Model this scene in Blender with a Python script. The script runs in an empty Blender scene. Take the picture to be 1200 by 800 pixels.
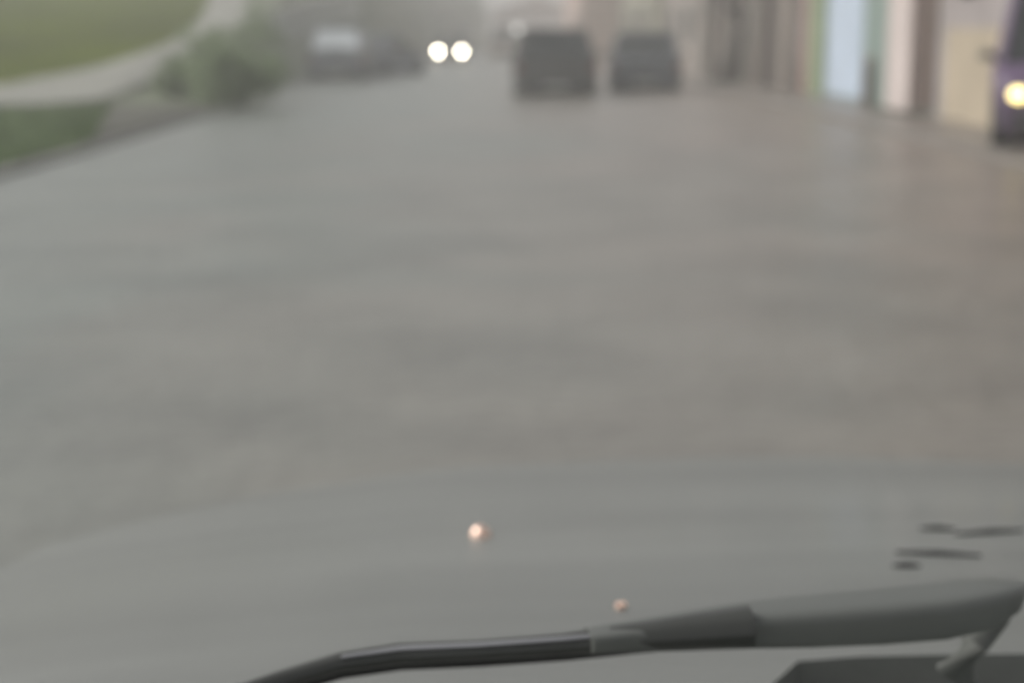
import bpy, bmesh, math, random
from mathutils import Vector, Matrix, noise
random.seed(7)
R = math.radians
sc = bpy.context.scene
col = sc.collection

# ------------------------------------------------------------------ helpers
PZ = .085
CAM = Vector((0, 0, 1.25)); FPX = 1800.0; TP = 355.0/1800.0
PITCH = math.atan(TP)
def ray(px, py):
    u = (px-600)/FPX; v = (400-py)/FPX
    c, s = math.cos(PITCH), math.sin(PITCH)
    return Vector((u, c + v*s, -s + v*c))
def at(px, py, z=0.0):                 # where a pixel of the photograph meets height z
    d = ray(px, py); t = (z-CAM.z)/d.z
    return CAM + d*t
def smooth(a, b, x):
    t = max(0.0, min(1.0, (x-a)/(b-a))); return t*t*(3-2*t)

def setp(o, label=None, cat=None, group=None, kind=None):
    if label: o['label'] = label
    if cat: o['category'] = cat
    if group: o['group'] = group
    if kind: o['kind'] = kind
    return o
def empty(name, loc, rz=0):
    o = bpy.data.objects.new(name, None); col.objects.link(o)
    o.location = loc; o.rotation_euler = (0, 0, rz); o.empty_display_size = .3
    return o
def obj(name, bm, mat, parent=None, smooth_shade=True, bevel=0.0):
    if bevel > 0:
        bmesh.ops.bevel(bm, geom=[e for e in bm.edges if e.is_manifold and e.calc_face_angle(0) > .6], offset=bevel, segments=2,
                        profile=.6, affect='EDGES', clamp_overlap=True)
    bmesh.ops.recalc_face_normals(bm, faces=bm.faces[:])
    me = bpy.data.meshes.new(name); bm.to_mesh(me); bm.free()
    me.materials.append(mat)
    if smooth_shade:
        for p in me.polygons: p.use_smooth = True
        try: me.set_sharp_from_angle(angle=R(38))
        except Exception: pass
    o = bpy.data.objects.new(name, me); col.objects.link(o)
    if parent is not None: o.parent = parent
    return o
def box(bm, x0, x1, y0, y1, z0, z1, M=None):
    vs = [bm.verts.new(v) for v in ((x0,y0,z0),(x1,y0,z0),(x1,y1,z0),(x0,y1,z0),(x0,y0,z1),(x1,y0,z1),(x1,y1,z1),(x0,y1,z1))]
    if M is not None:
        for v in vs: v.co = M @ v.co
    for f in ((0,3,2,1),(4,5,6,7),(0,1,5,4),(1,2,6,5),(2,3,7,6),(3,0,4,7)):
        bm.faces.new([vs[i] for i in f])
    return vs
def BX(*a, M=None):
    bm = bmesh.new(); box(bm, *a, M=M); return bm
def loft(bm, rings, close_ring=True, caps=True):
    L = [[bm.verts.new(p) for p in r] for r in rings]
    n = len(L[0])
    for a, b in zip(L[:-1], L[1:]):
        for i in range(n if close_ring else n-1):
            j = (i+1) % n
            bm.faces.new((a[i], a[j], b[j], b[i]))
    if caps and close_ring:
        bm.faces.new(L[0][::-1]); bm.faces.new(L[-1])
    return L
def tube(bm, pts, radii, seg=10, flat=1.0):
    rings = []
    n = len(pts)
    for i, p in enumerate(pts):
        p = Vector(p)
        t = (Vector(pts[min(i+1, n-1)]) - Vector(pts[max(i-1, 0)])).normalized()
        up = Vector((0, 0, 1)) if abs(t.z) < .9 else Vector((0, 1, 0))
        s = t.cross(up).normalized(); w = s.cross(t).normalized()
        r = radii[i] if isinstance(radii, (list, tuple)) else radii
        rings.append([p + s*math.cos(2*math.pi*k/seg)*r + w*math.sin(2*math.pi*k/seg)*r*flat for k in range(seg)])
    loft(bm, rings)
def bar(bm, pts, radii, seg=20, flat=.62):      # rounded rectangular bar with a raised rib
    rings = []; n = len(pts)
    for i, p in enumerate(pts):
        p = Vector(p); t = (Vector(pts[min(i+1,n-1)])-Vector(pts[max(i-1,0)])).normalized()
        s = t.cross(Vector((0,0,1))).normalized(); w = s.cross(t).normalized(); r = radii[i]; ring = []
        for k in range(seg):
            a = 2*math.pi*(k+.5)/seg; c, q = math.cos(a), math.sin(a)
            c = math.copysign(abs(c)**.45, c); q = math.copysign(abs(q)**.45, q)
            rib = .10*r if q > .8 and abs(c) < .35 else 0
            ring.append(p + s*c*r*1.02 + w*(q*r*flat+rib))
        rings.append(ring)
    loft(bm, rings)
def disc_x(bm, cx, cy, cz, prof, seg=24):   # lathe round an axis along x : prof = [(x, r)]
    rings = [[Vector((cx+x, cy+r*math.cos(2*math.pi*k/seg), cz+r*math.sin(2*math.pi*k/seg))) for k in range(seg)] for x, r in prof]
    loft(bm, rings)

# ------------------------------------------------------------------ materials
def mat(name, color, rough=.6, var=.18, scale=3.0, metal=0.0, coat=0.0, bump=0.0, bscale=20.0, spec=.5, stretch=None, col2=None, detail=6):
    m = bpy.data.materials.new(name); m.use_nodes = True
    nt = m.node_tree; b = nt.nodes['Principled BSDF']
    tc = nt.nodes.new('ShaderNodeTexCoord'); mp = nt.nodes.new('ShaderNodeMapping')
    nt.links.new(tc.outputs['Object'], mp.inputs[0])
    if stretch: mp.inputs['Scale'].default_value = stretch
    nz = nt.nodes.new('ShaderNodeTexNoise'); nz.inputs['Scale'].default_value = scale; nz.inputs['Detail'].default_value = detail
    nt.links.new(mp.outputs[0], nz.inputs['Vector'])
    mr = nt.nodes.new('ShaderNodeMapRange'); mr.inputs[1].default_value = .3; mr.inputs[2].default_value = .7
    nt.links.new(nz.outputs[0], mr.inputs[0])
    mx = nt.nodes.new('ShaderNodeMix'); mx.data_type = 'RGBA'
    c = Vector(color)
    c1 = c*(1-var); c2 = Vector(col2) if col2 else c*(1+var)
    mx.inputs['A'].default_value = (*c1, 1); mx.inputs['B'].default_value = (*[min(1, k) for k in c2], 1)
    nt.links.new(mr.outputs[0], mx.inputs['Factor']); nt.links.new(mx.outputs['Result'], b.inputs['Base Color'])
    b.inputs['Roughness'].default_value = rough; b.inputs['Metallic'].default_value = metal
    b.inputs['Coat Weight'].default_value = coat; b.inputs['Coat Roughness'].default_value = .12
    b.inputs['Specular IOR Level'].default_value = spec
    if bump > 0:
        n2 = nt.nodes.new('ShaderNodeTexNoise'); n2.inputs['Scale'].default_value = bscale; n2.inputs['Detail'].default_value = 4
        nt.links.new(mp.outputs[0], n2.inputs['Vector'])
        bp = nt.nodes.new('ShaderNodeBump'); bp.inputs['Strength'].default_value = bump; bp.inputs['Distance'].default_value = .02
        nt.links.new(n2.outputs[0], bp.inputs['Height']); nt.links.new(bp.outputs[0], b.inputs['Normal'])
    return m
def lamp_mat(name, color, strength):
    m = bpy.data.materials.new(name); m.use_nodes = True
    b = m.node_tree.nodes['Principled BSDF']
    b.inputs['Base Color'].default_value = (.8, .8, .8, 1)
    b.inputs['Emission Color'].default_value = (*color, 1); b.inputs['Emission Strength'].default_value = strength
    return m
M = {}
M['grass_bank'] = mat('bank_grass', (.064,.084,.0), .9, .3, .35, bump=.6, bscale=9, spec=.02)
M['grass_verge'] = mat('verge_grass', (.130,.180,.082), .9, .3, .5, bump=.6, bscale=12, spec=.15)
M['blade'] = mat('grass_blade', (.135,.185,.082), .8, .35, .8, spec=.15)
M['mud'] = mat('wet_earth', (.085,.084,.068), .75, .3, .5, bump=.5, bscale=4, spec=.15)
M['rough'] = mat('rough_grass', (.16,.178,.122), .85, .3, .5, bump=.5, bscale=5, spec=.15)
M['concrete'] = mat('pale_concrete', (.26,.258,.225), .75, .18, .7, bump=.2, bscale=6)
M['kerb'] = mat('kerb_stone', (.20,.197,.18), .6, .2, 1.2, bump=.2)
M['pavement'] = mat('wet_paving', (.19,.168,.148), .36, .2, 1.0, bump=.2, bscale=5)
M['asphalt'] = mat('asphalt', (.06,.06,.058), .6, .2, 2, bump=.3, bscale=60)
M['leaf_bush'] = mat('bush_leaf', (.25,.315,.175), .6, .3, 1.5, spec=.3)
M['leaf_tree'] = mat('tree_leaf', (.17,.20,.13), .6, .35, 1.0, spec=.3)
M['bark'] = mat('dark_bark', (.07,.06,.048), .8, .3, 6, bump=.6, bscale=14, stretch=(1,1,.25))
M['tyre'] = mat('tyre_rubber', (.02,.02,.02), .7, .2, 8)
M['rim'] = mat('alloy_rim', (.35,.35,.36), .35, .1, 5, metal=.8)
M['glass'] = mat('dark_car_glass', (.025,.03,.032), .06, .1, 2, spec=.6)
M['trim'] = mat('black_plastic', (.03,.03,.03), .5, .2, 8)
M['dark_paint'] = mat('charcoal_paint', (.05,.05,.047), .5, .12, 2, coat=.1)
M['blue_paint'] = mat('slate_blue_paint', (.062,.072,.085), .5, .12, 2, coat=.1)
M['navy_paint'] = mat('blue_grey_paint', (.10,.12,.165), .5, .12, 2, coat=.1)
M['white_paint'] = mat('white_car_paint', (.52,.55,.55), .35, .06, 2, coat=.6)
M['taupe_paint'] = mat('taupe_grey_paint', (.12,.13,.148), .45, .12, 2, coat=.2)
M['sky_glass'] = mat('sky_pale_glass', (.62,.66,.68), .25, .06, 2)  # car window glass with the white sky reflection put into its colour
M['purple_paint'] = mat('purple_paint', (.12,.075,.145), .5, .12, 2, coat=.1)
M['beige_paint'] = mat('beige_van_paint', (.46,.40,.36), .4, .08, 2, coat=.4)
M['red_lens'] = mat('red_lens', (.10,.012,.01), .2, .1, 5, coat=.5)
M['clear_lens'] = mat('clear_lens', (.35,.35,.34), .12, .1, 5, coat=.8)
M['plate'] = mat('plate_white', (.4,.4,.38), .5, .08, 5)
M['far_lamp'] = lamp_mat('lit_headlight', (1.0,.91,.74), 38)
M['near_lamp'] = lamp_mat('lit_yellow_headlight', (1.0,.80,.27), 3.6)
M['white_lamp'] = lamp_mat('lit_white_lamp', (1.0,1.0,.95), 1.6)

# leaves let light through
for k in ('leaf_bush', 'leaf_tree'):
    nt = M[k].node_tree; b = nt.nodes['Principled BSDF']; out = nt.nodes['Material Output']
    tr = nt.nodes.new('ShaderNodeBsdfTranslucent'); ms = nt.nodes.new('ShaderNodeMixShader'); ms.inputs[0].default_value = .45
    nt.links.new(b.inputs['Base Color'].links[0].from_socket, tr.inputs['Color'])
    nt.links.new(b.outputs[0], ms.inputs[1]); nt.links.new(tr.outputs[0], ms.inputs[2]); nt.links.new(ms.outputs[0], out.inputs['Surface'])
# flood water: thin muddy water with rain-roughened ripples
def water_mat():
    m = mat('muddy_flood_water', (.205,.198,.178), .34, .08, .22, spec=.5, detail=3)
    nt = m.node_tree; b = nt.nodes['Principled BSDF']
    tc = nt.nodes.new('ShaderNodeTexCoord')
    # greener water left, house reflections painted brown towards the right, with slow swirls
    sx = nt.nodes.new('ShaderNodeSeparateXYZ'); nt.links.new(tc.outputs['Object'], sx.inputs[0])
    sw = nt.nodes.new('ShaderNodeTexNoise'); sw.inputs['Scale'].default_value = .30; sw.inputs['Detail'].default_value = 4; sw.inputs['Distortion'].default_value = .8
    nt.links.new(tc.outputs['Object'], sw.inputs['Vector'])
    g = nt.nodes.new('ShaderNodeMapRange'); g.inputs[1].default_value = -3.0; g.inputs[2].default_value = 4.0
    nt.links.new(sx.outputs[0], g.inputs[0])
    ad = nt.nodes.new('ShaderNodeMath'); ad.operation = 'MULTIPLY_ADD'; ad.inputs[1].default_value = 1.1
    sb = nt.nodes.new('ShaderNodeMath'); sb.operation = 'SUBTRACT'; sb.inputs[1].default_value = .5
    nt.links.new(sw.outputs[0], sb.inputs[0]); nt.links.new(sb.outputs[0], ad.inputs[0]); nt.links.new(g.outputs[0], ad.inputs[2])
    water_tint = nt.nodes.new('ShaderNodeValToRGB'); e = water_tint.color_ramp.elements
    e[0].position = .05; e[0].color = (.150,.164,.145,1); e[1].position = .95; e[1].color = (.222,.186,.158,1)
    nt.links.new(ad.outputs[0], water_tint.inputs[0])
    # shallow and deep patches
    dp = nt.nodes.new('ShaderNodeTexNoise'); dp.inputs['Scale'].default_value = .9; dp.inputs['Detail'].default_value = 5
    nt.links.new(tc.outputs['Object'], dp.inputs['Vector'])
    dr = nt.nodes.new('ShaderNodeMapRange'); dr.inputs[1].default_value = .36; dr.inputs[2].default_value = .58; dr.inputs[3].default_value = .80; dr.inputs[4].default_value = 1.04
    nt.links.new(dp.outputs[0], dr.inputs[0])
    vm = nt.nodes.new('ShaderNodeVectorMath'); vm.operation = 'SCALE'
    nt.links.new(water_tint.outputs[0], vm.inputs[0]); nt.links.new(dr.outputs[0], vm.inputs['Scale']); nt.links.new(vm.outputs[0], b.inputs['Base Color'])
    n1 = nt.nodes.new('ShaderNodeTexNoise'); n1.inputs['Scale'].default_value = 1.1; n1.inputs['Detail'].default_value = 3
    n2 = nt.nodes.new('ShaderNodeTexNoise'); n2.inputs['Scale'].default_value = 9; n2.inputs['Detail'].default_value = 3
    vo = nt.nodes.new('ShaderNodeTexVoronoi'); vo.inputs['Scale'].default_value = 14; vo.feature = 'SMOOTH_F1'
    for n in (n1, n2, vo): nt.links.new(tc.outputs['Object'], n.inputs['Vector'])
    b1 = nt.nodes.new('ShaderNodeBump'); b1.inputs['Strength'].default_value = .35; b1.inputs['Distance'].default_value = .12
    b2 = nt.nodes.new('ShaderNodeBump'); b2.inputs['Strength'].default_value = .5; b2.inputs['Distance'].default_value = .02
    b3 = nt.nodes.new('ShaderNodeBump'); b3.inputs['Strength'].default_value = .35; b3.inputs['Distance'].default_value = .01
    nt.links.new(n1.outputs[0], b1.inputs['Height']); nt.links.new(n2.outputs[0], b2.inputs['Height']); nt.links.new(vo.outputs['Distance'], b3.inputs['Height'])
    nt.links.new(b1.outputs[0], b2.inputs['Normal']); nt.links.new(b2.outputs[0], b3.inputs['Normal']); nt.links.new(b3.outputs[0], b.inputs['Normal'])
    return m
M['water'] = water_mat()

# ------------------------------------------------------------------ setting
def hill(x, y):
    s = smooth(-5.9, -8.4, x)
    d = max(0.0, y-27.5)
    h = .085*d if d < 45 else .085*45 + 3*(1-math.exp(-(d-45)*.02))
    h = h*smooth(0, 4, d)
    return .05 + s*h + s*.05*noise.noise(Vector((x*.4, y*.4, 0)))
KERB = [(-4.65,-12),(-4.65,8),(-4.75,16),(-4.95,24),(-5.05,33),(-6.15,39.5),(-6.2,60),(-6.2,150)]
def kerb_x(y):
    for (x0,y0),(x1,y1) in zip(KERB[:-1], KERB[1:]):
        if y <= y1: return x0 + (x1-x0)*max(0, (y-y0)/(y1-y0))
    return KERB[-1][0]

bm = bmesh.new(); box(bm, -260, 260, -60, 420, -1.6, -.20)
setp(obj('ground', bm, M['mud']), kind='structure')
bm = bmesh.new(); box(bm, -6.25, 5.2, -30, 200, -.19, -.165)
setp(obj('road', bm, M['asphalt']), kind='structure')
bm = bmesh.new()
ys = [-30+i*2.0 for i in range(116)]
rows = []
for y in ys:
    xl = kerb_x(y)+.06
    rows.append([bm.verts.new((xl+(5.02-xl)*i/8, y, 0)) for i in range(9)])
for a, b in zip(rows[:-1], rows[1:]):
    for i in range(8): bm.faces.new((a[i], a[i+1], b[i+1], b[i]))
setp(obj('flood_water', bm, M['water']), kind='structure')

# left land : wet earth, rising into the grassy bank
def land(name, ys, xs_of, zoff, m):
    bm = bmesh.new(); rows = []
    for y in ys:
        rows.append([bm.verts.new((x, y, hill(x, y)+zoff)) for x in xs_of(y)])
    for a, b in zip(rows[:-1], rows[1:]):
        for i in range(len(a)-1): bm.faces.new((a[i], b[i], b[i+1], a[i+1]))
    return obj(name, bm, m)
NX = 60
def xs_all(y):
    k = kerb_x(y)-.095
    return [k - (i/NX)**1.7*110 for i in range(NX+1)]
setp(land('hillside', [-30+i*1.0 for i in range(75)]+[46+i*3 for i in range(60)], xs_all, 0, M['rough']), kind='structure')
def xs_bank(y):
    # right edge of the olive grass keeps left of the climbing path
    r = -8.5 if y < 38 else -8.5-(y-38)*.115
    return [r - (i/40)**1.5*95 for i in range(41)]
setp(land('grass_bank', [30.0+i*.8 for i in range(51)]+[72+i*4 for i in range(30)], xs_bank, .03, M['grass_bank']), kind='structure')
def xs_verge(y):
    k = kerb_x(y)-.10
    w = 1-smooth(17, 22, y)*.0
    r = k - max(0,min(1,(y-18.2)/8.5))*1.8
    return [r - (i/24)*(22+r*0) for i in range(25)]
setp(land('grass_verge', [-20+i*1.0 for i in range(33)]+[13+i*.5 for i in range(30)], xs_verge, .03, M['grass_verge']), kind='structure')

setp(land('bare_earth', [18.3+i*.5 for i in range(19)], lambda y: [kerb_x(y)-.10-.06*i*max(.02,min(1,(y-18.2)/8.5))*2.0 for i in range(17)], .045, M['mud']), kind='structure')
# concrete drive that turns and climbs the bank
ctr = [(-60,28.0,5.4),(-20,28.0,5.4),(-12,28.1,5.0),(-9.6,28.9,3.6),(-8.45,31.4,2.0),(-8.0,37.5,1.3),(-8.25,43,1.3),(-9.1,50,1.4),(-11.1,62,1.6),(-14,78,2.0)]
def interp(ctr, n=8):
    out = []
    for i in range(len(ctr)-1):
        p0 = Vector(ctr[max(0,i-1)]); p1 = Vector(ctr[i]); p2 = Vector(ctr[i+1]); p3 = Vector(ctr[min(len(ctr)-1,i+2)])
        for k in range(n):
            t = k/n
            out.append(.5*((2*p1)+(p2-p0)*t+(2*p0-5*p1+4*p2-p3)*t*t+(-p0+3*p1-3*p2+p3)*t**3))
    out.append(Vector(ctr[-1])); return out
pts = interp(ctr)
bm = bmesh.new(); rows = []
for i, p in enumerate(pts):
    a = pts[max(0,i-1)]; b = pts[min(len(pts)-1,i+1)]
    d = Vector((b.x-a.x, b.y-a.y)).normalized(); nrm = Vector((-d.y, d.x))
    r = []
    for k in range(9):
        q = Vector((p.x, p.y)) + nrm*p.z*(k/8-.5)
        r.append(bm.verts.new((q.x, q.y, hill(q.x, q.y)+.075)))
    rows.append(r)
for a, b in zip(rows[:-1], rows[1:]):
    for i in range(8): bm.faces.new((a[i], a[i+1], b[i+1], b[i]))
setp(obj('path', bm, M['concrete']), kind='structure')

# kerbs and the right pavement
bm = bmesh.new()
kp = []
for i in range(90):
    y = -20+i*2.0; kp.append((kerb_x(y), y))
L = [[Vector((x+.07,y,-.16)), Vector((x+.065,y,.04)), Vector((x+.04,y,.055)), Vector((x-.08,y,.058)), Vector((x-.10,y,-.16))] for x, y in kp]
loft(bm, L)
setp(obj('kerb', bm, M['kerb']), kind='structure')
bm = bmesh.new()
loft(bm, [[Vector((4.98,y,-.16)), Vector((5.0,y,.07)), Vector((5.04,y,.088)), Vector((5.16,y,.09)), Vector((5.18,y,-.16))] for y in (-20, 200)])
setp(obj('right_kerb', bm, M['pavement']), kind='structure')
bm = bmesh.new(); box(bm, 5.185, 30, -20, 200, -.19, PZ)
setp(obj('pavement', bm, M['pavement']), kind='structure')

# ------------------------------------------------------------------ plants
def leaves(bm, c, rad, n, size, seed):
    rnd = random.Random(seed)
    clumps = []
    for _ in range(max(6, n//90)):
        d = Vector((rnd.gauss(0,1), rnd.gauss(0,1), rnd.gauss(0,1))).normalized()
        k = rnd.uniform(.25, .95)
        clumps.append((Vector((d.x*rad[0]*k, d.y*rad[1]*k, d.z*rad[2]*k)), rnd.uniform(.22, .42)))
    for _ in range(n):
        cc, cr = rnd.choice(clumps)
        o = Vector((rnd.gauss(0,.5), rnd.gauss(0,.5), rnd.gauss(0,.45)))*cr
        p = Vector(c) + cc + Vector((o.x*rad[0], o.y*rad[1], o.z*rad[2]))
        if p.z < c[2]-rad[2]*1.02: continue
        a = Vector((rnd.gauss(0,1), rnd.gauss(0,1), rnd.gauss(0,.6))).normalized()
        b = a.cross(Vector((rnd.gauss(0,1), rnd.gauss(0,1), rnd.gauss(0,1)))).normalized()
        s = size*rnd.uniform(.6, 1.4)
        vs = [bm.verts.new(p+a*s), bm.verts.new(p+b*s*.45+a*s*.1), bm.verts.new(p-a*s*.8), bm.verts.new(p-b*s*.45+a*s*.1)]
        bm.faces.new(vs)
def bush(loc, rad, n, label, size=.06, seed=1, m=None, group=None):
    t = setp(empty('bush', loc), label, 'bush', group)
    bm = bmesh.new(); leaves(bm, (0,0,rad[2]*.78), rad, n, size, seed)
    obj('foliage', bm, m or M['leaf_bush'], t, False)
    bm = bmesh.new()
    rnd = random.Random(seed)
    for k in range(7):
        e = Vector((rnd.uniform(-.6,.6)*rad[0], rnd.uniform(-.6,.6)*rad[1], rad[2]*rnd.uniform(.9,1.5)))
        tube(bm, [(e.x*.1,e.y*.1,-.08), tuple(e*.5), tuple(e)], [.025,.018,.006], 6)
    obj('stem', bm, M['bark'], t)
    return t
def tree(loc, h, rad, n, label, seed=1, lean=(0,0), tr=.14, m=None, size=.12, group=None):
    t = setp(empty('tree', loc), label, 'tree', group)
    bm = bmesh.new(); rnd = random.Random(seed)
    top = Vector((lean[0], lean[1], h))
    tube(bm, [(0,0,-.15), tuple(top*.1+Vector((.02,0,0))), tuple(top*.45), tuple(top*.8), tuple(top*1.1)], [tr*1.5, tr*1.05, tr*.85, tr*.6, tr*.2], 10)
    for k in range(7):
        a = rnd.uniform(0, 6.28); s = top*rnd.uniform(.5,.85)
        e = s + Vector((math.cos(a)*rad[0]*.7, math.sin(a)*rad[1]*.7, rad[2]*rnd.uniform(.3,.9)))
        tube(bm, [tuple(s), tuple((s+e)*.5+Vector((0,0,-.08))), tuple(e)], [tr*.5, tr*.3, tr*.08], 6)
    obj('trunk', bm, M['bark'], t)
    bm = bmesh.new(); leaves(bm, (lean[0]*1.05, lean[1]*1.05, h+rad[2]*.45), rad, n, size, seed+5)
    obj('crown', bm, m or M['leaf_tree'], t, False)
    return t
def on(x, y): return (x, y, hill(x, y))
bush(on(-4.95, 28.2), (.95,1.0,.72), 4200, 'rounded green bush on the road edge before the parked grey hatchback', seed=3)
bush(on(-6.6, 30.5), (.55,.7,.5), 1800, 'small green shrub behind the rounded roadside bush', seed=4)
bush(on(-6.75, 35.5), (.85,1.3,.80), 3600, 'tall green shrub below the concrete path behind the rounded bush', seed=7)
bush(on(-7.0, 42.0), (.9,1.3,.85), 3000, 'tall green shrub just left of the parked grey hatchback', seed=8)
tree(on(-8.3, 58), 2.6, (2.0,2.0,1.7), 2000, 'leafy green tree behind the parked grey hatchback', seed=11)
tree(on(-8.8, 76), 3.2, (2.3,2.3,2.0), 1800, 'hazy tree farther up the left kerb beyond the blue grey car', seed=12)
tree(on(-14.5, 84), 3.6, (2.8,2.8,2.3), 2200, 'hazy tree at the top of the climbing concrete path', seed=13)
tree(on(-24, 92), 4.0, (3.2,3.0,2.5), 4000, 'broad tree on the top of the grassy bank at far left', seed=14)
# grass blades on the front verge
bm = bmesh.new(); rnd = random.Random(5)
for _ in range(15000):
    y = rnd.uniform(9, 27); x = kerb_x(y)-.12-max(0,min(1,(y-18.2)/8.5))*1.8-rnd.random()**1.6*9
    z = hill(x,y)+.02; h = rnd.uniform(.05,.16)*(.6+.8*abs(noise.noise(Vector((x*.7,y*.7,3))))*2); a = rnd.uniform(0,6.28); w = .012
    dx, dy = math.cos(a)*w, math.sin(a)*w; lx, ly = rnd.uniform(-.05,.05), rnd.uniform(-.05,.05)
    bm.faces.new((bm.verts.new((x-dx,y-dy,z)), bm.verts.new((x+dx,y+dy,z)), bm.verts.new((x+lx,y+ly,z+h))))
setp(obj('grass', bm, M['blade'], None, False), 'short grey green grass blades on the front verge', 'grass', kind='stuff')

# low stone wall at the left of the parking bay
M['stone'] = mat('grey_stone', (.34,.36,.33), .8, .3, 2.2, bump=.8, bscale=5)
w = empty('stone_wall', (-7.4, 45, hill(-7.4, 45)))
setp(w, 'low grey stone wall on the bank behind the parked grey hatchback', 'wall')
bm = bmesh.new()
loft(bm, [[Vector((dx, y-45, zz)) for dx, zz in ((-.17, hill(-7.4,y)-.6-hill(-7.4,45)), (.17, hill(-7.4,y)-.6-hill(-7.4,45)), (.15, hill(-7.4,y)+.75-hill(-7.4,45)), (-.15, hill(-7.4,y)+.75-hill(-7.4,45)))] for y in range(50, 76)])
obj('masonry', bm, M['stone'], w, bevel=.02)
bm = bmesh.new()
loft(bm, [[Vector((dx, y-45, hill(-7.4,y)+zz-hill(-7.4,45))) for dx, zz in ((-.21,.753),(.21,.753),(.2,.83),(-.2,.83))] for y in range(50, 76)])
obj('coping', bm, M['kerb'], w)

# ------------------------------------------------------------------ cars
def car(name, loc, rz, L, W, H, paint, label, cat='car', kind='hatch', lamps=None, group=None, glass=None, lamp=(.74,.13,.70)):
    """front points to local -y, rear to +y"""
    t = setp(empty(name, loc, rz), label, cat, group)
    hw = W/2; zb = .22; belt = H*.60
    if kind == 'van': belt = H*.52
    # body side profile, front to rear
    if kind == 'van': prof = [(0,.62*belt),(.02,.80*belt),(.10,.97*belt),(.18,belt),(.6,belt),(.97,belt),(1,.8*belt)]
    elif kind == 'sedan': prof = [(0,.60*belt),(.02,.72*belt),(.12,.86*belt),(.28,.98*belt),(.5,belt),(.78,1.02*belt),(.96,.98*belt),(.996,.88*belt),(1,.6*belt)]
    else: prof = [(0,.60*belt),(.02,.74*belt),(.12,.88*belt),(.27,.99*belt),(.5,belt),(.8,1.03*belt),(.975,1.02*belt),(.996,.9*belt),(1,.6*belt)]
    rings = []
    N = 34
    fa, ra = -L/2+L*.19, L/2-L*.20; wr = H*.215
    for i in range(N+1):
        s = i/N; y = -L/2 + L*s
        for (s0,z0),(s1,z1) in zip(prof[:-1], prof[1:]):
            if s <= s1: zt = z0+(z1-z0)*(s-s0)/(s1-s0); break
        e = min(s, 1-s); wv = hw*(1-.16*(1-smooth(0,.09,e)))
        zl = zb + .06*(1-smooth(0,.05,e))
        for c in (fa, ra):                                   # wheel arches lift the sill
            d = abs(y-c)
            if d < wr*1.22: zl = max(zl, wr+math.sqrt(max(0,(wr*1.22)**2-d*d))*.98)
        zl = min(zl, zt-.12)
        zm = zl+(zt-zl)*.5
        half = [(wv*.90, zl), (wv*.985, zl+.05*(zt-zl)), (wv, zm), (wv*.985, zl+(zt-zl)*.82), (wv*.93, zt-.015), (wv*.80, zt+.005), (wv*.4, zt+.025)]
        ring = [Vector((x, y, z)) for x, z in half] + [Vector((-x, y, z)) for x, z in half[::-1]]
        rings.append(ring)
    bm = bmesh.new(); loft(bm, rings)
    obj('body', bm, paint, t)
    # cabin : dark glass body, painted roof and pillars
    if kind == 'van': cab = [(.13,0),(.26,1),(.985,1),(1.0,0)]
    elif kind == 'sedan': cab = [(.27,0),(.42,1),(.68,1),(.84,0)]
    else: cab = [(.25,0),(.40,1),(.86,1),(.975,0)]
    def cy(k): return -L/2+L*cab[k][0]
    tw, bw = hw*.74, hw*.92
    z0, z1 = belt-.02, H-.05
    base = [(cy(0), bw*.97), (cy(1), bw), (cy(2), bw), (cy(3)-.03, bw*.95)]
    bm = bmesh.new()
    lo = [Vector((x, y, z0)) for y, x in base] + [Vector((-x, y, z0)) for y, x in base[::-1]]
    topb = [(cy(1)-.02, tw*.96), (cy(1)+.1, tw), (cy(2)-.1, tw), (cy(2), tw*.95)]
    hi = [Vector((x, y, z1)) for y, x in topb] + [Vector((-x, y, z1)) for y, x in topb[::-1]]
    loft(bm, [lo, hi])
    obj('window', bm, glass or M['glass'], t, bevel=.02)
    bm = bmesh.new()
    out = [(cy(1)-.05, tw*.97), (cy(1)+.1, tw*1.03), (cy(2)-.1, tw*1.03), (cy(2)+.04, tw*.97)]
    r0 = [Vector((x, y, z1-.02)) for y, x in out] + [Vector((-x, y, z1-.02)) for y, x in out[::-1]]
    r1 = [Vector((p.x*.96, p.y*.985, z1+.03)) for p in r0]; r2 = [Vector((p.x*.75, p.y*.9, z1+.05)) for p in r0]
    loft(bm, [r0, r1, r2]); obj('roof', bm, paint, t)
    for s in (-1, 1):
        segs = [((s*base[0][1]*1.005, cy(0), z0), (s*tw*.97, cy(1)-.02, z1)), ((s*base[3][1]*1.0, cy(3)-.02, z0), (s*tw*.97, cy(2), z1))]
        mid = (cy(1)+cy(2))/2+.05
        segs.append(((s*bw*1.005, mid, z0), (s*tw*1.01, mid+.02, z1)))
        for a, b in segs:
            bm = bmesh.new(); tube(bm, [a, b], [.045, .038], 8); obj('pillar', bm, paint, t)
    if kind == 'van':                                        # closed load-space side panels
        for s in (-1, 1):
            bm = bmesh.new()
            a = -L/2+L*.48
            loft(bm, [[Vector((s*(bw+.012), y, z0)), Vector((s*(tw+.012), y, z1)), Vector((s*(tw-.03), y, z1)), Vector((s*(bw-.03), y, z0))] for y in (a, L/2-.06)])
            obj('side_panel', bm, paint, t)
    # wheels
    for y in (fa, ra):
        for s in (-1, 1):
            bm = bmesh.new(); x = s*(hw-.12)
            disc_x(bm, x, y, wr, [(-.10,wr*.62),(-.10,wr*.9),(-.075,wr),(.075,wr),(.10,wr*.9),(.10,wr*.62)])
            wh = obj('wheel', bm, M['tyre'], t)
            bm = bmesh.new()
            disc_x(bm, x+s*.02, y, wr, [(-.075,wr*.6),(.06,wr*.62),(.082,wr*.60),(.07,wr*.5),(.078,wr*.1)])
            obj('rim', bm, M['rim'], wh)
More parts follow.
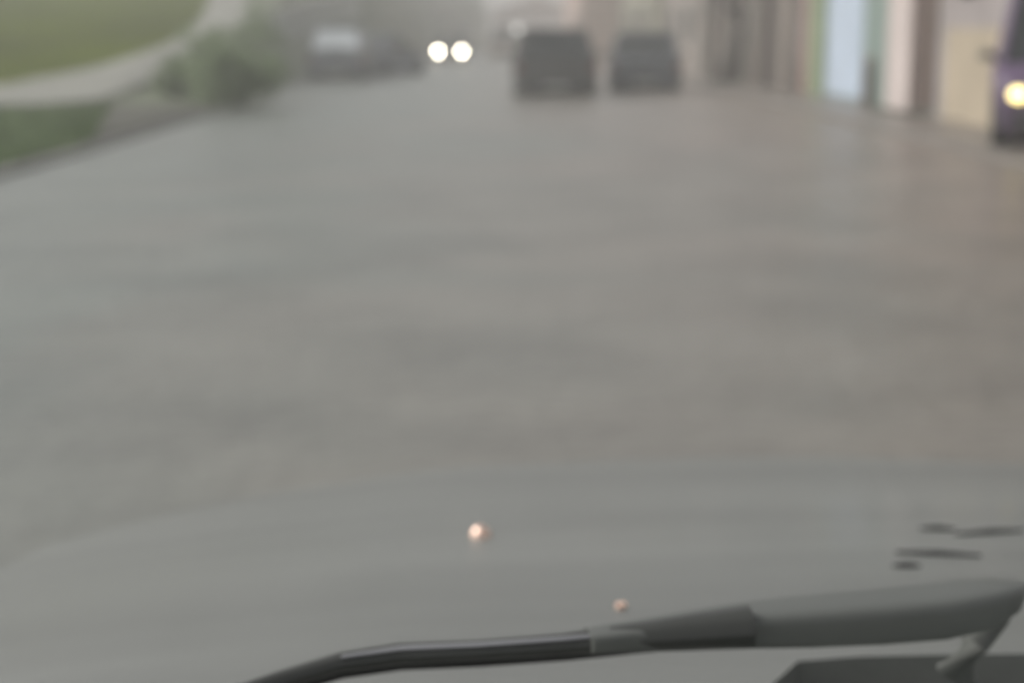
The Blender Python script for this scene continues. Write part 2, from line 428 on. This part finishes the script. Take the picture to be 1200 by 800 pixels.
    # bumpers, lamps, plates, mirrors, handles
    for e, nm in ((-1,'bumper'),(1,'bumper')):
        bm = bmesh.new()
        pr = [(-hw*.93, e*(L/2-.16)),(-hw*.8, e*(L/2-.02)),(-hw*.4, e*(L/2+.045)),(0, e*(L/2+.06)),(hw*.4, e*(L/2+.045)),(hw*.8, e*(L/2-.02)),(hw*.93, e*(L/2-.16))]
        loft(bm, [[Vector((x,y-e*.10,.25)), Vector((x,y,.28)), Vector((x,y+e*.01,.44)), Vector((x,y-e*.03,.50)), Vector((x,y-e*.12,.50))] for x, y in pr])
        obj(nm, bm, M['trim'] if e < 0 or kind != 'sedan' else paint, t)
        bm = BX(-.26,.26, e*(L/2+.052)-.012, e*(L/2+.052)+.025, .33,.43); obj('licence_plate', bm, M['plate'], t, bevel=.006)
    lz = belt*lamp[0]; lr = lamp[1]
    for s in (-1, 1):
        bm = bmesh.new(); c = Vector((s*hw*lamp[2], -L/2+.03, lz))
        tube(bm, [c+Vector((0,.08,0)), c+Vector((0,-.015,0)), c+Vector((0,-.05,0))], [lr,lr*.96,lr*.7], 14, .8 if lr < .12 else .72)
        obj('headlight', bm, lamps or M['clear_lens'], t)
        tl = belt*.80 if kind != 'van' else belt*.95
        bm = BX(s*hw*.86-.09, s*hw*.86+.07, L/2-.16, L/2-.015, tl-.09, tl+.10)
        obj('taillight', bm, M['red_lens'], t, bevel=.02)
        bm = bmesh.new(); c = Vector((s*(hw+.07), cy(0)+.32, belt+.07))
        tube(bm, [c+Vector((-s*.13,0,-.05)), c+Vector((-s*.06,0,0)), c+Vector((.0,0,.01)), c+Vector((s*.08,.02,.0))], [.02,.06,.085,.05], 10, .75)
        obj('mirror', bm, M['trim'], t)
        for fy in (.50,.70):
            bm = BX(s*(hw+.005)-.018, s*(hw+.005)+.018, -L/2+L*fy-.09, -L/2+L*fy+.09, belt*.86-.015, belt*.86+.015)
            obj('door_handle', bm, M['trim'], t, bevel=.008)
    bm = BX(-hw*.5, hw*.5, -L/2-.012, -L/2+.07, belt*.66, belt*.78)
    obj('grille', bm, M['trim'], t, bevel=.015)
    bm = bmesh.new(); tube(bm, [(-.25,L/2*.985,belt*1.06) if kind!='sedan' else (-.25,L/2-.01,belt*.8), (.25,L/2*.985,belt*1.06) if kind!='sedan' else (.25,L/2-.01,belt*.8)], .012, 6)
    obj('wiper' if kind != 'sedan' else 'boot_handle', bm, M['trim'], t)
    return t
car('parked_car', (.95, 36.0, -.16), R(180), 4.3, 1.88, 1.62, M['dark_paint'], 'charcoal hatchback seen from behind in the middle of the flooded road')
car('parked_car', (3.32, 38.9, -.16), R(175), 4.2, 1.76, 1.56, M['blue_paint'], 'slate blue sedan stopped at the right beside the charcoal hatchback', kind='sedan')
car('oncoming_car', (-3.35, 85.5, -.14), R(1), 4.3, 1.78, 1.48, M['dark_paint'], 'distant oncoming car with two glaring white headlights', lamps=M['far_lamp'], lamp=(.78,.115,.70))
car('parked_car', (-5.2, 48.0, -.14), R(180), 4.1, 1.74, 1.72, M['taupe_paint'], 'grey hatchback with windows coloured as white sky reflection parked beyond the green bush', glass=M['sky_glass'])
car('parked_car', (-4.55, 53.6, -.14), R(160), 4.5, 1.8, 1.5, M['navy_paint'], 'blue grey sedan parked at the left beyond the grey hatchback', kind='sedan')
car('purple_van', (6.42, 18.1, .0), R(-17), 3.4, 1.6, 1.9, M['purple_paint'], 'dark purple van with a lit yellow headlight cut by the right edge', cat='van', kind='van', lamps=M['near_lamp'], lamp=(.66,.095,.66))
pv = car('delivery_van', (-.35, 98, -.14), R(180), 4.8, 2.2, 2.1, M['beige_paint'], 'pale beige delivery van far down the hazy road', cat='van', kind='van')
bm = bmesh.new(); tube(bm, [(-.68,2.38,1.92),(-.68,2.44,1.92)], [.17,.15], 14)
obj('lamp', bm, M['white_lamp'], pv)

# ------------------------------------------------------------------ right side houses (facade plane x = 6.45)
FX = 6.45
def house(name, y0, y1, h, wallm, label, depth=7, roofm=None, cat='house', x0=FX):
    t = setp(empty(name, (x0, (y0+y1)/2, PZ)), label, cat)
    yl = (y1-y0)/2
    bm = bmesh.new(); box(bm, 0, depth, -yl+.004, yl-.004, -.15, h)
    obj('wall', bm, wallm, t, False)
    bm = BX(-.18, depth, -yl+.006, yl-.006, h+.002, h+.16); obj('roof', bm, roofm or M['concrete'], t, bevel=.03)
    def panel(nm, ya, yb, z0, z1, m, frame=None, fw=.10, ribs=0, handle=True, cross=False, out=.012):
        """a door or a window on the street front; ya, yb are world y"""
        a = ya-(y0+y1)/2; b = yb-(y0+y1)/2
        bm = BX(-out, .05, a, b, z0, z1)
        if ribs:
            n = int((z1-z0)/.11)
            for k in range(n):
                zz = z0+(k+.2)*(z1-z0)/n; box(bm, -out-.018, -out+.004, a+.02, b-.02, zz, zz+.055)
        if cross:
            box(bm, -out-.02, -out+.003, (a+b)/2-.03, (a+b)/2+.03, z0, z1)
            box(bm, -out-.018, -out+.004, a, b, (z0+z1)/2-.03, (z0+z1)/2+.03)
        d = obj(nm, bm, m, t, False)
        if frame:
            bm = bmesh.new()
            box(bm, -.075, .04, a-fw, a-.002, z0, z1+fw); box(bm, -.075, .04, b+.002, b+fw, z0, z1+fw); box(bm, -.072, .04, a-.001, b+.001, z1+.002, z1+fw-.002)
            obj('frame', bm, frame, d, bevel=.008)
        if handle and nm == 'door':
            bm = bmesh.new(); tube(bm, [(-.02,a+.12,z0+.98),(-.09,a+.12,z0+1.0),(-.09,a+.25,z0+1.0)], .014, 8)
            obj('handle', bm, M['rim'], d)
        return d
    return t, panel
M['tan'] = mat('tan_plaster', (.44,.37,.27), .8, .15, .9, bump=.2, bscale=5)
M['lilac'] = mat('grey_lilac_plaster', (.36,.32,.31), .8, .15, .9, bump=.2, bscale=5)
M['pinkwall'] = mat('pale_pink_plaster', (.60,.52,.49), .8, .1, .9, bump=.2, bscale=5)
M['greygreen'] = mat('grey_green_boards', (.21,.275,.245), .7, .2, 1.5, bump=.2, stretch=(1,4,.4))
M['paleblue'] = mat('pale_blue_shutter', (.57,.66,.77), .5, .06, 1.5)
M['green'] = mat('green_painted_wood', (.26,.32,.19), .6, .15, 2)
M['brown'] = mat('dark_brown_wood', (.115,.085,.07), .6, .25, 3, stretch=(1,1,.2))
M['slat'] = mat('weathered_slats', (.29,.25,.22), .8, .5, 1.8, bump=.3, stretch=(1,3,.3))
M['brick'] = mat('pink_brick_plaster', (.46,.34,.29), .85, .18, .6, bump=.2)
M['olive'] = mat('olive_render', (.27,.26,.19), .85, .18, .6, bump=.2)
M['rust'] = mat('rust_paint', (.27,.16,.13), .7, .2, 2)
M['teal'] = mat('dark_teal_paint', (.05,.065,.065), .6, .2, 2)
M['winglass'] = mat('house_glass', (.05,.055,.06), .08, .15, 1.2, spec=.6)

t, P = house('house', 20.3, 23.6, 3.4, M['lilac'], 'grey house with tan lower wall behind the dark purple van')
yc = (20.3+23.6)/2
bm = BX(-.03, .02, 20.32-yc, 23.15-yc, -.12, 1.3); obj('plinth', bm, M['tan'], t, bevel=.01)
P('window', 21.7, 22.5, 1.75, 2.9, M['winglass'], M['lilac'], cross=True, out=.02)
bm = BX(-.02, .03, 23.22-yc, 23.55-yc, .0, 3.3); obj('corner_post', bm, M['lilac'], t, bevel=.01)

t, P = house('shop_house', 23.6, 34.0, 5.6, M['greygreen'], 'grey green shop front with pale blue shutter and pink pilaster', cat='shop')
yc = (23.6+34.0)/2
P('shutter', 28.7, 31.95, .06, 3.0, M['paleblue'], None, ribs=1)
bm = BX(-.14, .02, 31.97-yc, 33.2-yc, -.14, 3.3); obj('door_post', bm, M['green'], t, bevel=.015)
bm = BX(-.16, .02, 33.23-yc, 33.95-yc, -.14, 3.3); obj('pilaster', bm, M['rust'], t, bevel=.015)
bm = BX(-.15, .02, 24.75-yc, 26.25-yc, -.14, 3.4); obj('pilaster', bm, M['pinkwall'], t, bevel=.015)
bm = BX(-.10, .02, 26.28-yc, 27.0-yc, -.14, 3.2); obj('door_post', bm, M['greygreen'], t, bevel=.015)
P('door', 23.75, 24.68, .06, 2.3, M['brown'], M['rust'], fw=.05)
bm = BX(-.55, 0, 23.7-yc, 25.6-yc, -.14, .03); obj('doorstep', bm, M['mud'], t, bevel=.02)
P('window', 29, 30.4, 3.7, 4.9, M['winglass'], M['pinkwall'], cross=True, out=.02)
P('window', 25, 26.4, 3.7, 4.9, M['winglass'], M['pinkwall'], cross=True, out=.02)

# short brown post on the pavement edge
t = setp(empty('bollard', (6.18, 27.0, PZ)), 'short dark brown post standing before the shop front', 'bollard')
bm = bmesh.new(); tube(bm, [(0,0,-.05),(0,0,.03),(0,0,.035),(0,0,.72),(0,0,.78)], [.16,.15,.10,.09,.05], 12); obj('post', bm, M['brown'], t)
bm = bmesh.new(); tube(bm, [(0,0,.781),(0,0,.82),(0,0,.86)], [.085,.085,.03], 12); obj('cap', bm, M['rust'], t)

# slatted yard fence, then more houses
f = setp(empty('slat_fence', (FX-.25, 34.1, PZ)), 'weathered grey brown fence of tall vertical slats on the right', 'fence')
bm = bmesh.new(); rnd = random.Random(9); y = 0
while y < 16.4:
    wd = rnd.uniform(.16,.24); hh = rnd.uniform(2.1,2.5); dx = rnd.uniform(-.015,.015); tl = rnd.uniform(-.03,.03)
    Mx = Matrix.Rotation(tl, 4, 'X')
    box(bm, dx, dx+.03, y, y+wd, -.05, hh, Matrix.Translation((0,y,0)) @ Mx @ Matrix.Translation((0,-y,0)))
    y += wd+rnd.uniform(.03,.12)
obj('slats', bm, M['slat'], f, False)
for z in (.5, 1.7):
    bm = BX(.055,.11, 0, 16.5, z, z+.1); obj('rail', bm, M['slat'], f, bevel=.008)
for k in range(7):
    bm = BX(-.22,-.03, k*2.5+.3, k*2.5+.72, -.1, 2.55); obj('post', bm, M['brown'] if k % 2 else M['slat'], f, bevel=.01)
t, P = house('house', 51, 66, 4.6, M['slat'], 'grey brown house beyond the slatted fence')
P('door', 53, 54, .03, 2.2, M['brown'], M['concrete']); P('window', 56, 58, 1.0, 2.3, M['winglass'], M['concrete'], cross=True, out=.02)
P('window', 61, 63, 1.0, 2.3, M['winglass'], M['concrete'], cross=True, out=.02)
t, P = house('yard_house', 34.1, 50.5, 4.2, M['lilac'], 'lilac grey house standing behind the slatted fence', x0=9.0)
P('window', 36, 38, 1.2, 2.5, M['winglass'], M['concrete'], cross=True, out=.02); P('door', 42, 43, .03, 2.2, M['brown'], M['concrete'])
t, P = house('house', 66.2, 88, 5.5, M['olive'], 'olive rendered house far along the right side', x0=6.1)
P('window', 70, 73, 1.1, 2.6, M['winglass'], M['concrete'], cross=True, out=.02); P('door', 76, 77.2, .03, 2.3, M['rust'], M['concrete'])
P('window', 80, 83, 1.1, 2.6, M['winglass'], M['concrete'], cross=True, out=.02)
t, P = house('house', 88.2, 118, 6.0, M['brick'], 'pink plastered building at the far right end of the road', x0=3.9)
P('window', 92, 95, 1.1, 2.6, M['winglass'], M['concrete'], cross=True, out=.02); P('door', 99, 100.5, .03, 2.3, M['brown'], M['concrete'])

# leaning trunk and posts before the fence
tree((5.50, 41.2, PZ), 2.9, (1.3,1.3,1.0), 3200, 'street tree with a dark leaning trunk before the slatted fence', seed=21, lean=(1.15,-.1), tr=.24)
def pole(loc, h, lean, m, label, r=.06):
    t = setp(empty('pole', loc), label, 'pole', None)
    bm = bmesh.new(); tube(bm, [(0,0,-.05),(0,0,.02),(lean*.3,0,h*.3),(lean,0,h)], [r*1.6,r,r*.95,r*.85], 10); obj('shaft', bm, m, t)
    bm = bmesh.new(); tube(bm, [(lean,0,h+.001),(lean,0,h+.05)], [r*1.2,r*.7], 10); obj('cap', bm, M['trim'], t)
pole((5.5, 37.0, PZ), 2.6, .32, M['concrete'], 'pale leaning pole in front of the slatted fence near the shop', .05)
pole((5.35, 43.5, PZ), 2.8, .12, M['concrete'], 'pale upright pole left of the leaning tree', .06)

# ------------------------------------------------------------------ far end of the street
def far_house(x, y, w, d, h, m, label):
    t = setp(empty('far_house', (x, y, 0)), label, 'house')
    bm = BX(-w/2, w/2, 0, d, -.2, h); obj('wall', bm, m, t, False)
    bm = bmesh.new()
    loft(bm, [[Vector((sx*(w/2+.3), yy, h+.01)), Vector((sx*(w/2+.3), yy, h+.12)), Vector((0, yy, h+1.6)), Vector((-sx*(w/2+.3), yy, h+.12)), Vector((-sx*(w/2+.3), yy, h+.01))] for sx, yy in ((1,-.3),(1,d+.3))])
    obj('roof', bm, M['rust'], t, False)
    for k in range(max(1, int(w/3))):
        cx = -w/2+1.6+k*3
        bm = BX(cx-.55, cx+.55, -.03, .05, 1.0, 2.3); wn = obj('window', bm, M['winglass'], t, False)
        bm = bmesh.new()
        for q in ((cx-.63,cx-.552,.95,2.38),(cx+.552,cx+.63,.95,2.38),(cx-.551,cx+.551,2.302,2.38),(cx-.551,cx+.551,.95,.998)): box(bm, q[0], q[1], -.06, .02, q[2], q[3])
        obj('frame', bm, M['concrete'], wn, False)
far_house(-9, 152, 13, 9, 3.6, M['olive'], 'hazy olive house closing the far left end of the street')
far_house(2.5, 158, 9, 9, 3.8, M['pinkwall'], 'hazy pale pink house at the end of the street')
tree((-4.5, 140, 0), 3.4, (2.6,2.6,2.2), 3000, 'hazy tree at the far end of the street', seed=31)

# ------------------------------------------------------------------ own car in the foreground
CX = .34
M['hood'] = mat('wet_grey_hood_paint', (.170,.175,.164), .46, .13, 1.6, coat=.12, stretch=(.5,5,1), bump=.10, bscale=70)
M['cowl'] = mat('dark_cowl_plastic', (.25,.27,.255), .5, .2, 8)
M['wiper'] = mat('wiper_black', (.045,.047,.043), .45, .2, 10)
M['armgrey'] = mat('wiper_arm_grey', (.115,.121,.112), .45, .15, 8)
M['glint'] = mat('copper_glint', (.90,.66,.54), .42, .1, 20, metal=1.0)  # pinkish metal that paints the lamp glints on the bonnet
M['matte'] = mat('matte_black', (.02,.02,.02), .6, .2, 10)
def hood_rear(x):
    return .60 + .205*smooth(.05, .17, x) - .10*smooth(.5, .9, abs(x-CX))
def hood_front(x): return 1.93 - .62*((x-CX)/.92)**2
def hood_z(x, y):
    u = (x-CX)/.80
    s = (y-.70)/1.2
    z = .925 - .115*s - .085*s*s*abs(s)**.3 if s > 0 else .925-.05*s
    z -= .055*u*u + .07*max(0, abs(u)-.72)**1.5
    z += .004*math.exp(-((abs(u)-.52)/.10)**2)                # two pressed ridges
    return z
def on_hood(px, py, dz=0):
    d = ray(px, py); t = .5
    for _ in range(4000):
        p = CAM + d*t
        if p.z <= hood_z(p.x, p.y)+dz: return p
        t += .001
    return p
own = setp(empty('grey_car', (CX, .9, 0)), 'wet grey car bonnet with black wiper filling the bottom of the view', 'car')
def part(name, bm, m, parent=own, off=Vector((CX,.9,0)), **k):
    for v in bm.verts: v.co -= off
    return obj(name, bm, m, parent, **k)
bm = bmesh.new(); rows = []
NXH, NYH = 44, 40
for i in range(NXH+1):
    x = CX + (i/NXH*2-1)*.80
    r = []
    y0, y1 = hood_rear(x), hood_front(x)
    for j in range(NYH+1):
        y = y0+(y1-y0)*j/NYH
        r.append(Vector((x, y, hood_z(x, y))))
    for k, (dy, dz) in enumerate(((.03,-.02),(.045,-.05),(.05,-.10))):
        r.append(Vector((x, y1+dy, hood_z(x,y1)+dz)))
    r.insert(0, Vector((x, y0, hood_z(x,y0)-.02)))
    rows.append([bm.verts.new(p) for p in r])
for a, b in zip(rows[:-1], rows[1:]):
    for j in range(len(a)-1): bm.faces.new((a[j], b[j], b[j+1], a[j+1]))
hood = part('hood', bm, M['hood'])
for s in (-1, 1):                                             # fenders
    bm = bmesh.new(); rings = []
    for j in range(30):
        y = -.2+j/29*1.98
        xe = CX+s*.806
        yy = min(y, hood_front(xe)); z = hood_z(xe, max(.6,yy)) - max(0, y-hood_front(xe))*.6
        low = .32
        d = abs(y-1.02)
        if d < .40: low = .30+math.sqrt(.16-d*d)*.95
        low = min(low, z-.14)
        rings.append([Vector((xe,y,z-.004)), Vector((xe+s*.05,y,z-.03)), Vector((xe+s*.085,y,z-.12)), Vector((xe+s*.095,y,(z+low)/2)), Vector((xe+s*.07,y,low)), Vector((xe-s*.02,y,low)), Vector((xe-s*.03,y,z-.1))])
    loft(bm, rings); part('fender', bm, M['hood'])
    bm = bmesh.new(); disc_x(bm, CX+s*.76, 1.02, .30, [(-.10,.19),(-.10,.28),(-.08,.31),(.08,.31),(.10,.28),(.10,.19)]); wv = part('wheel', bm, M['tyre'])
    bm = bmesh.new(); disc_x(bm, CX+s*.78, 1.02, .30, [(-.07,.185),(.06,.19),(.08,.18),(.06,.15),(.075,.03)]); part('rim', bm, M['rim'], wv)
    bm = bmesh.new(); c = Vector((CX+s*.62, hood_front(CX+s*.62)+.06, .60)); tube(bm, [c+Vector((0,-.08,0)), c, c+Vector((0,.03,0))], [.15,.14,.09], 14, .6); part('headlight', bm, M['clear_lens'])
bm = bmesh.new()
loft(bm, [[Vector((x, hood_front(x)-.02, .64)), Vector((x, hood_front(x)+.05, .62)), Vector((x, hood_front(x)+.10, .5)), Vector((x, hood_front(x)+.08, .25)), Vector((x, hood_front(x)-.1, .22))] for x in [CX+(k/10-1)*.84 for k in range(21)]])
part('bumper', bm, M['hood'])
# cowl under the windscreen: louvred dark plastic
bm = bmesh.new(); rows = []
for i in range(41):
    x = CX+(i/20-1)*.78
    r = [Vector((x, y, hood_z(x, max(y,.6))-.022-.012*(1 if k % 2 else 0))) for k, y in enumerate([.36+q*.017 for q in range(26)]) if y < hood_rear(x)+.02 or k < 1]
    while len(r) < 26: r.append(r[-1]+Vector((0,.0005,-.001)))
    rows.append([bm.verts.new(p) for p in r])
for a, b in zip(rows[:-1], rows[1:]):
    for j in range(25): bm.faces.new((a[j], b[j], b[j+1], a[j+1]))
part('cowl', bm, M['cowl'])
# wiper : blade, spine and the broad arm
def wp(px, py, z=.972): return at(px, py, z)
blade = [(262,816),(330,795),(400,775),(470,765),(560,761),(660,754),(760,744),(880,733)]
zb = [.955+.0035*i for i in range(8)]
bm = bmesh.new()
tube(bm, [wp(px,py,z) for (px,py),z in zip(blade,zb)], [.0035,.0046,.0052,.0056,.0052,.0056,.0075,.011], 10, .9)
wa = part('wiper', bm, M['wiper'])
bm = bmesh.new()
tube(bm, [wp(px,py+9,z-.009) for (px,py),z in zip(blade,zb)], [.0022,.003,.003,.003,.003,.003,.003,.003], 8, 1.6)
part('wiper_rubber', bm, M['matte'], wa)
bm = bmesh.new()
arm = [(690,750,.0075),(780,741,.0105),(870,732,.0135),(940,727,.0155),(1020,722,.0165),(1090,716,.017),(1140,707,.016),(1172,697,.012),(1192,688,.006)]
bar(bm, [wp(px,py,.975) for px,py,_ in arm], [r for _,_,r in arm])
part('wiper_arm', bm, M['armgrey'], wa)
bm = bmesh.new()
tube(bm, [wp(1182,694,.968), wp(1165,722,.955), wp(1142,752,.945), wp(1120,790,.925)], [.0075,.0085,.009,.011], 12, .8)
part('wiper_pivot', bm, M['armgrey'], wa)
bm = bmesh.new(); tube(bm, [wp(px,py-6,z+.004) for (px,py),z in list(zip(blade,zb))[2:7]], [.0012,.0018,.0018,.0018,.0012], 8, .6)
part('blade_spring', bm, M['rim'], wa)
# reflected lamp glints put in as small copper beads on the bonnet
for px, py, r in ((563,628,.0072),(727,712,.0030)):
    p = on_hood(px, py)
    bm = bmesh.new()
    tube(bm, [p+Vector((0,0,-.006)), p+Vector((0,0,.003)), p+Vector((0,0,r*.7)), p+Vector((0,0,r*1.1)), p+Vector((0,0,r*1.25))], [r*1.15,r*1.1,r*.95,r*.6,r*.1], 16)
    part('glint_bead', bm, M['glint'], hood)
# dark smear streaks drawn as thin black bars on the right of the bonnet
for a, b in (((1078,620),(1120,621)),((1120,627),(1200,622)),((1050,648),(1150,652)),((1046,664),(1078,664))):
    p, q = on_hood(*a), on_hood(*b)
    bm = bmesh.new(); tube(bm, [p+Vector((0,0,.001)), (p+q)*.5+Vector((0,0,.0015)), q+Vector((0,0,.001))], [.001,.0024,.0009], 8, .9)
    part('hood_streak', bm, M['matte'], hood)

for o in list(col.objects):
    if o.parent is None and 'category' in o:
        g = {'tree': 'trees along the street', 'bush': 'bushes on the left verge', 'house': 'houses along the street', 'pole': 'pale poles before the slatted fence'}.get(o['category'])
        if o.name.startswith('parked_car'): g = 'cars standing in the flooded street'
        if g: o['group'] = g
# ------------------------------------------------------------------ rain haze
bm = BX(-262, 262, -62, 422, -2.6, 13.5)
hz = obj('haze', bm, bpy.data.materials.new('rain_haze'), None, False)
hm = hz.data.materials[0]; hm.use_nodes = True; nt = hm.node_tree
for n in list(nt.nodes):
    if n.type != 'OUTPUT_MATERIAL': nt.nodes.remove(n)
pvn = nt.nodes.new('ShaderNodeVolumePrincipled')
pvn.inputs['Color'].default_value = (.93,.92,.90,1); pvn.inputs['Density'].default_value = .006; pvn.inputs['Anisotropy'].default_value = .2
nt.links.new(pvn.outputs[0], nt.nodes['Material Output'].inputs['Volume'])
setp(hz, kind='stuff')

# ------------------------------------------------------------------ light
wd = bpy.data.worlds.new('World'); sc.world = wd; wd.use_nodes = True
nt = wd.node_tree; bg = nt.nodes['Background']
sky = nt.nodes.new('ShaderNodeTexSky'); sky.sky_type = 'NISHITA'; sky.sun_disc = False
SE, SR = R(42), R(-78)
SUN = Vector((math.sin(SR)*math.cos(SE), math.cos(SR)*math.cos(SE), math.sin(SE)))
sky.sun_elevation = SE; sky.sun_rotation = SR; sky.air_density = 1.0; sky.dust_density = 4.0
hs = nt.nodes.new('ShaderNodeHueSaturation'); hs.inputs['Saturation'].default_value = .12
nt.links.new(sky.outputs[0], hs.inputs['Color']); nt.links.new(hs.outputs[0], bg.inputs['Color'])
bg.inputs['Strength'].default_value = .11
sd = bpy.data.lights.new('sun', 'SUN'); sd.energy = 1.1; sd.angle = R(25); sd.color = (1,.96,.9)
so = bpy.data.objects.new('sun', sd); col.objects.link(so)
so.rotation_euler = SUN.to_track_quat('Z','Y').to_euler(); so.location = (0,0,30)

# ------------------------------------------------------------------ camera
cd = bpy.data.cameras.new('camera'); cam = bpy.data.objects.new('camera', cd); col.objects.link(cam)
cam.location = CAM; cam.rotation_euler = (R(90)-PITCH, 0, 0)
cd.sensor_width = 36; cd.lens = 36*FPX/1200; cd.clip_start = .05; cd.clip_end = 2000
cd.dof.use_dof = True; cd.dof.focus_distance = .50; cd.dof.aperture_fstop = 8.2
sc.camera = cam
sc.view_settings.view_transform = 'Standard'; sc.view_settings.look = 'None'
sc.view_settings.exposure = 0.38; sc.view_settings.gamma = 1.0
sc.cycles.use_denoising = True
sc.cycles.max_bounces = 8; sc.cycles.volume_bounces = 3
sc.cycles.sample_clamp_indirect = 4
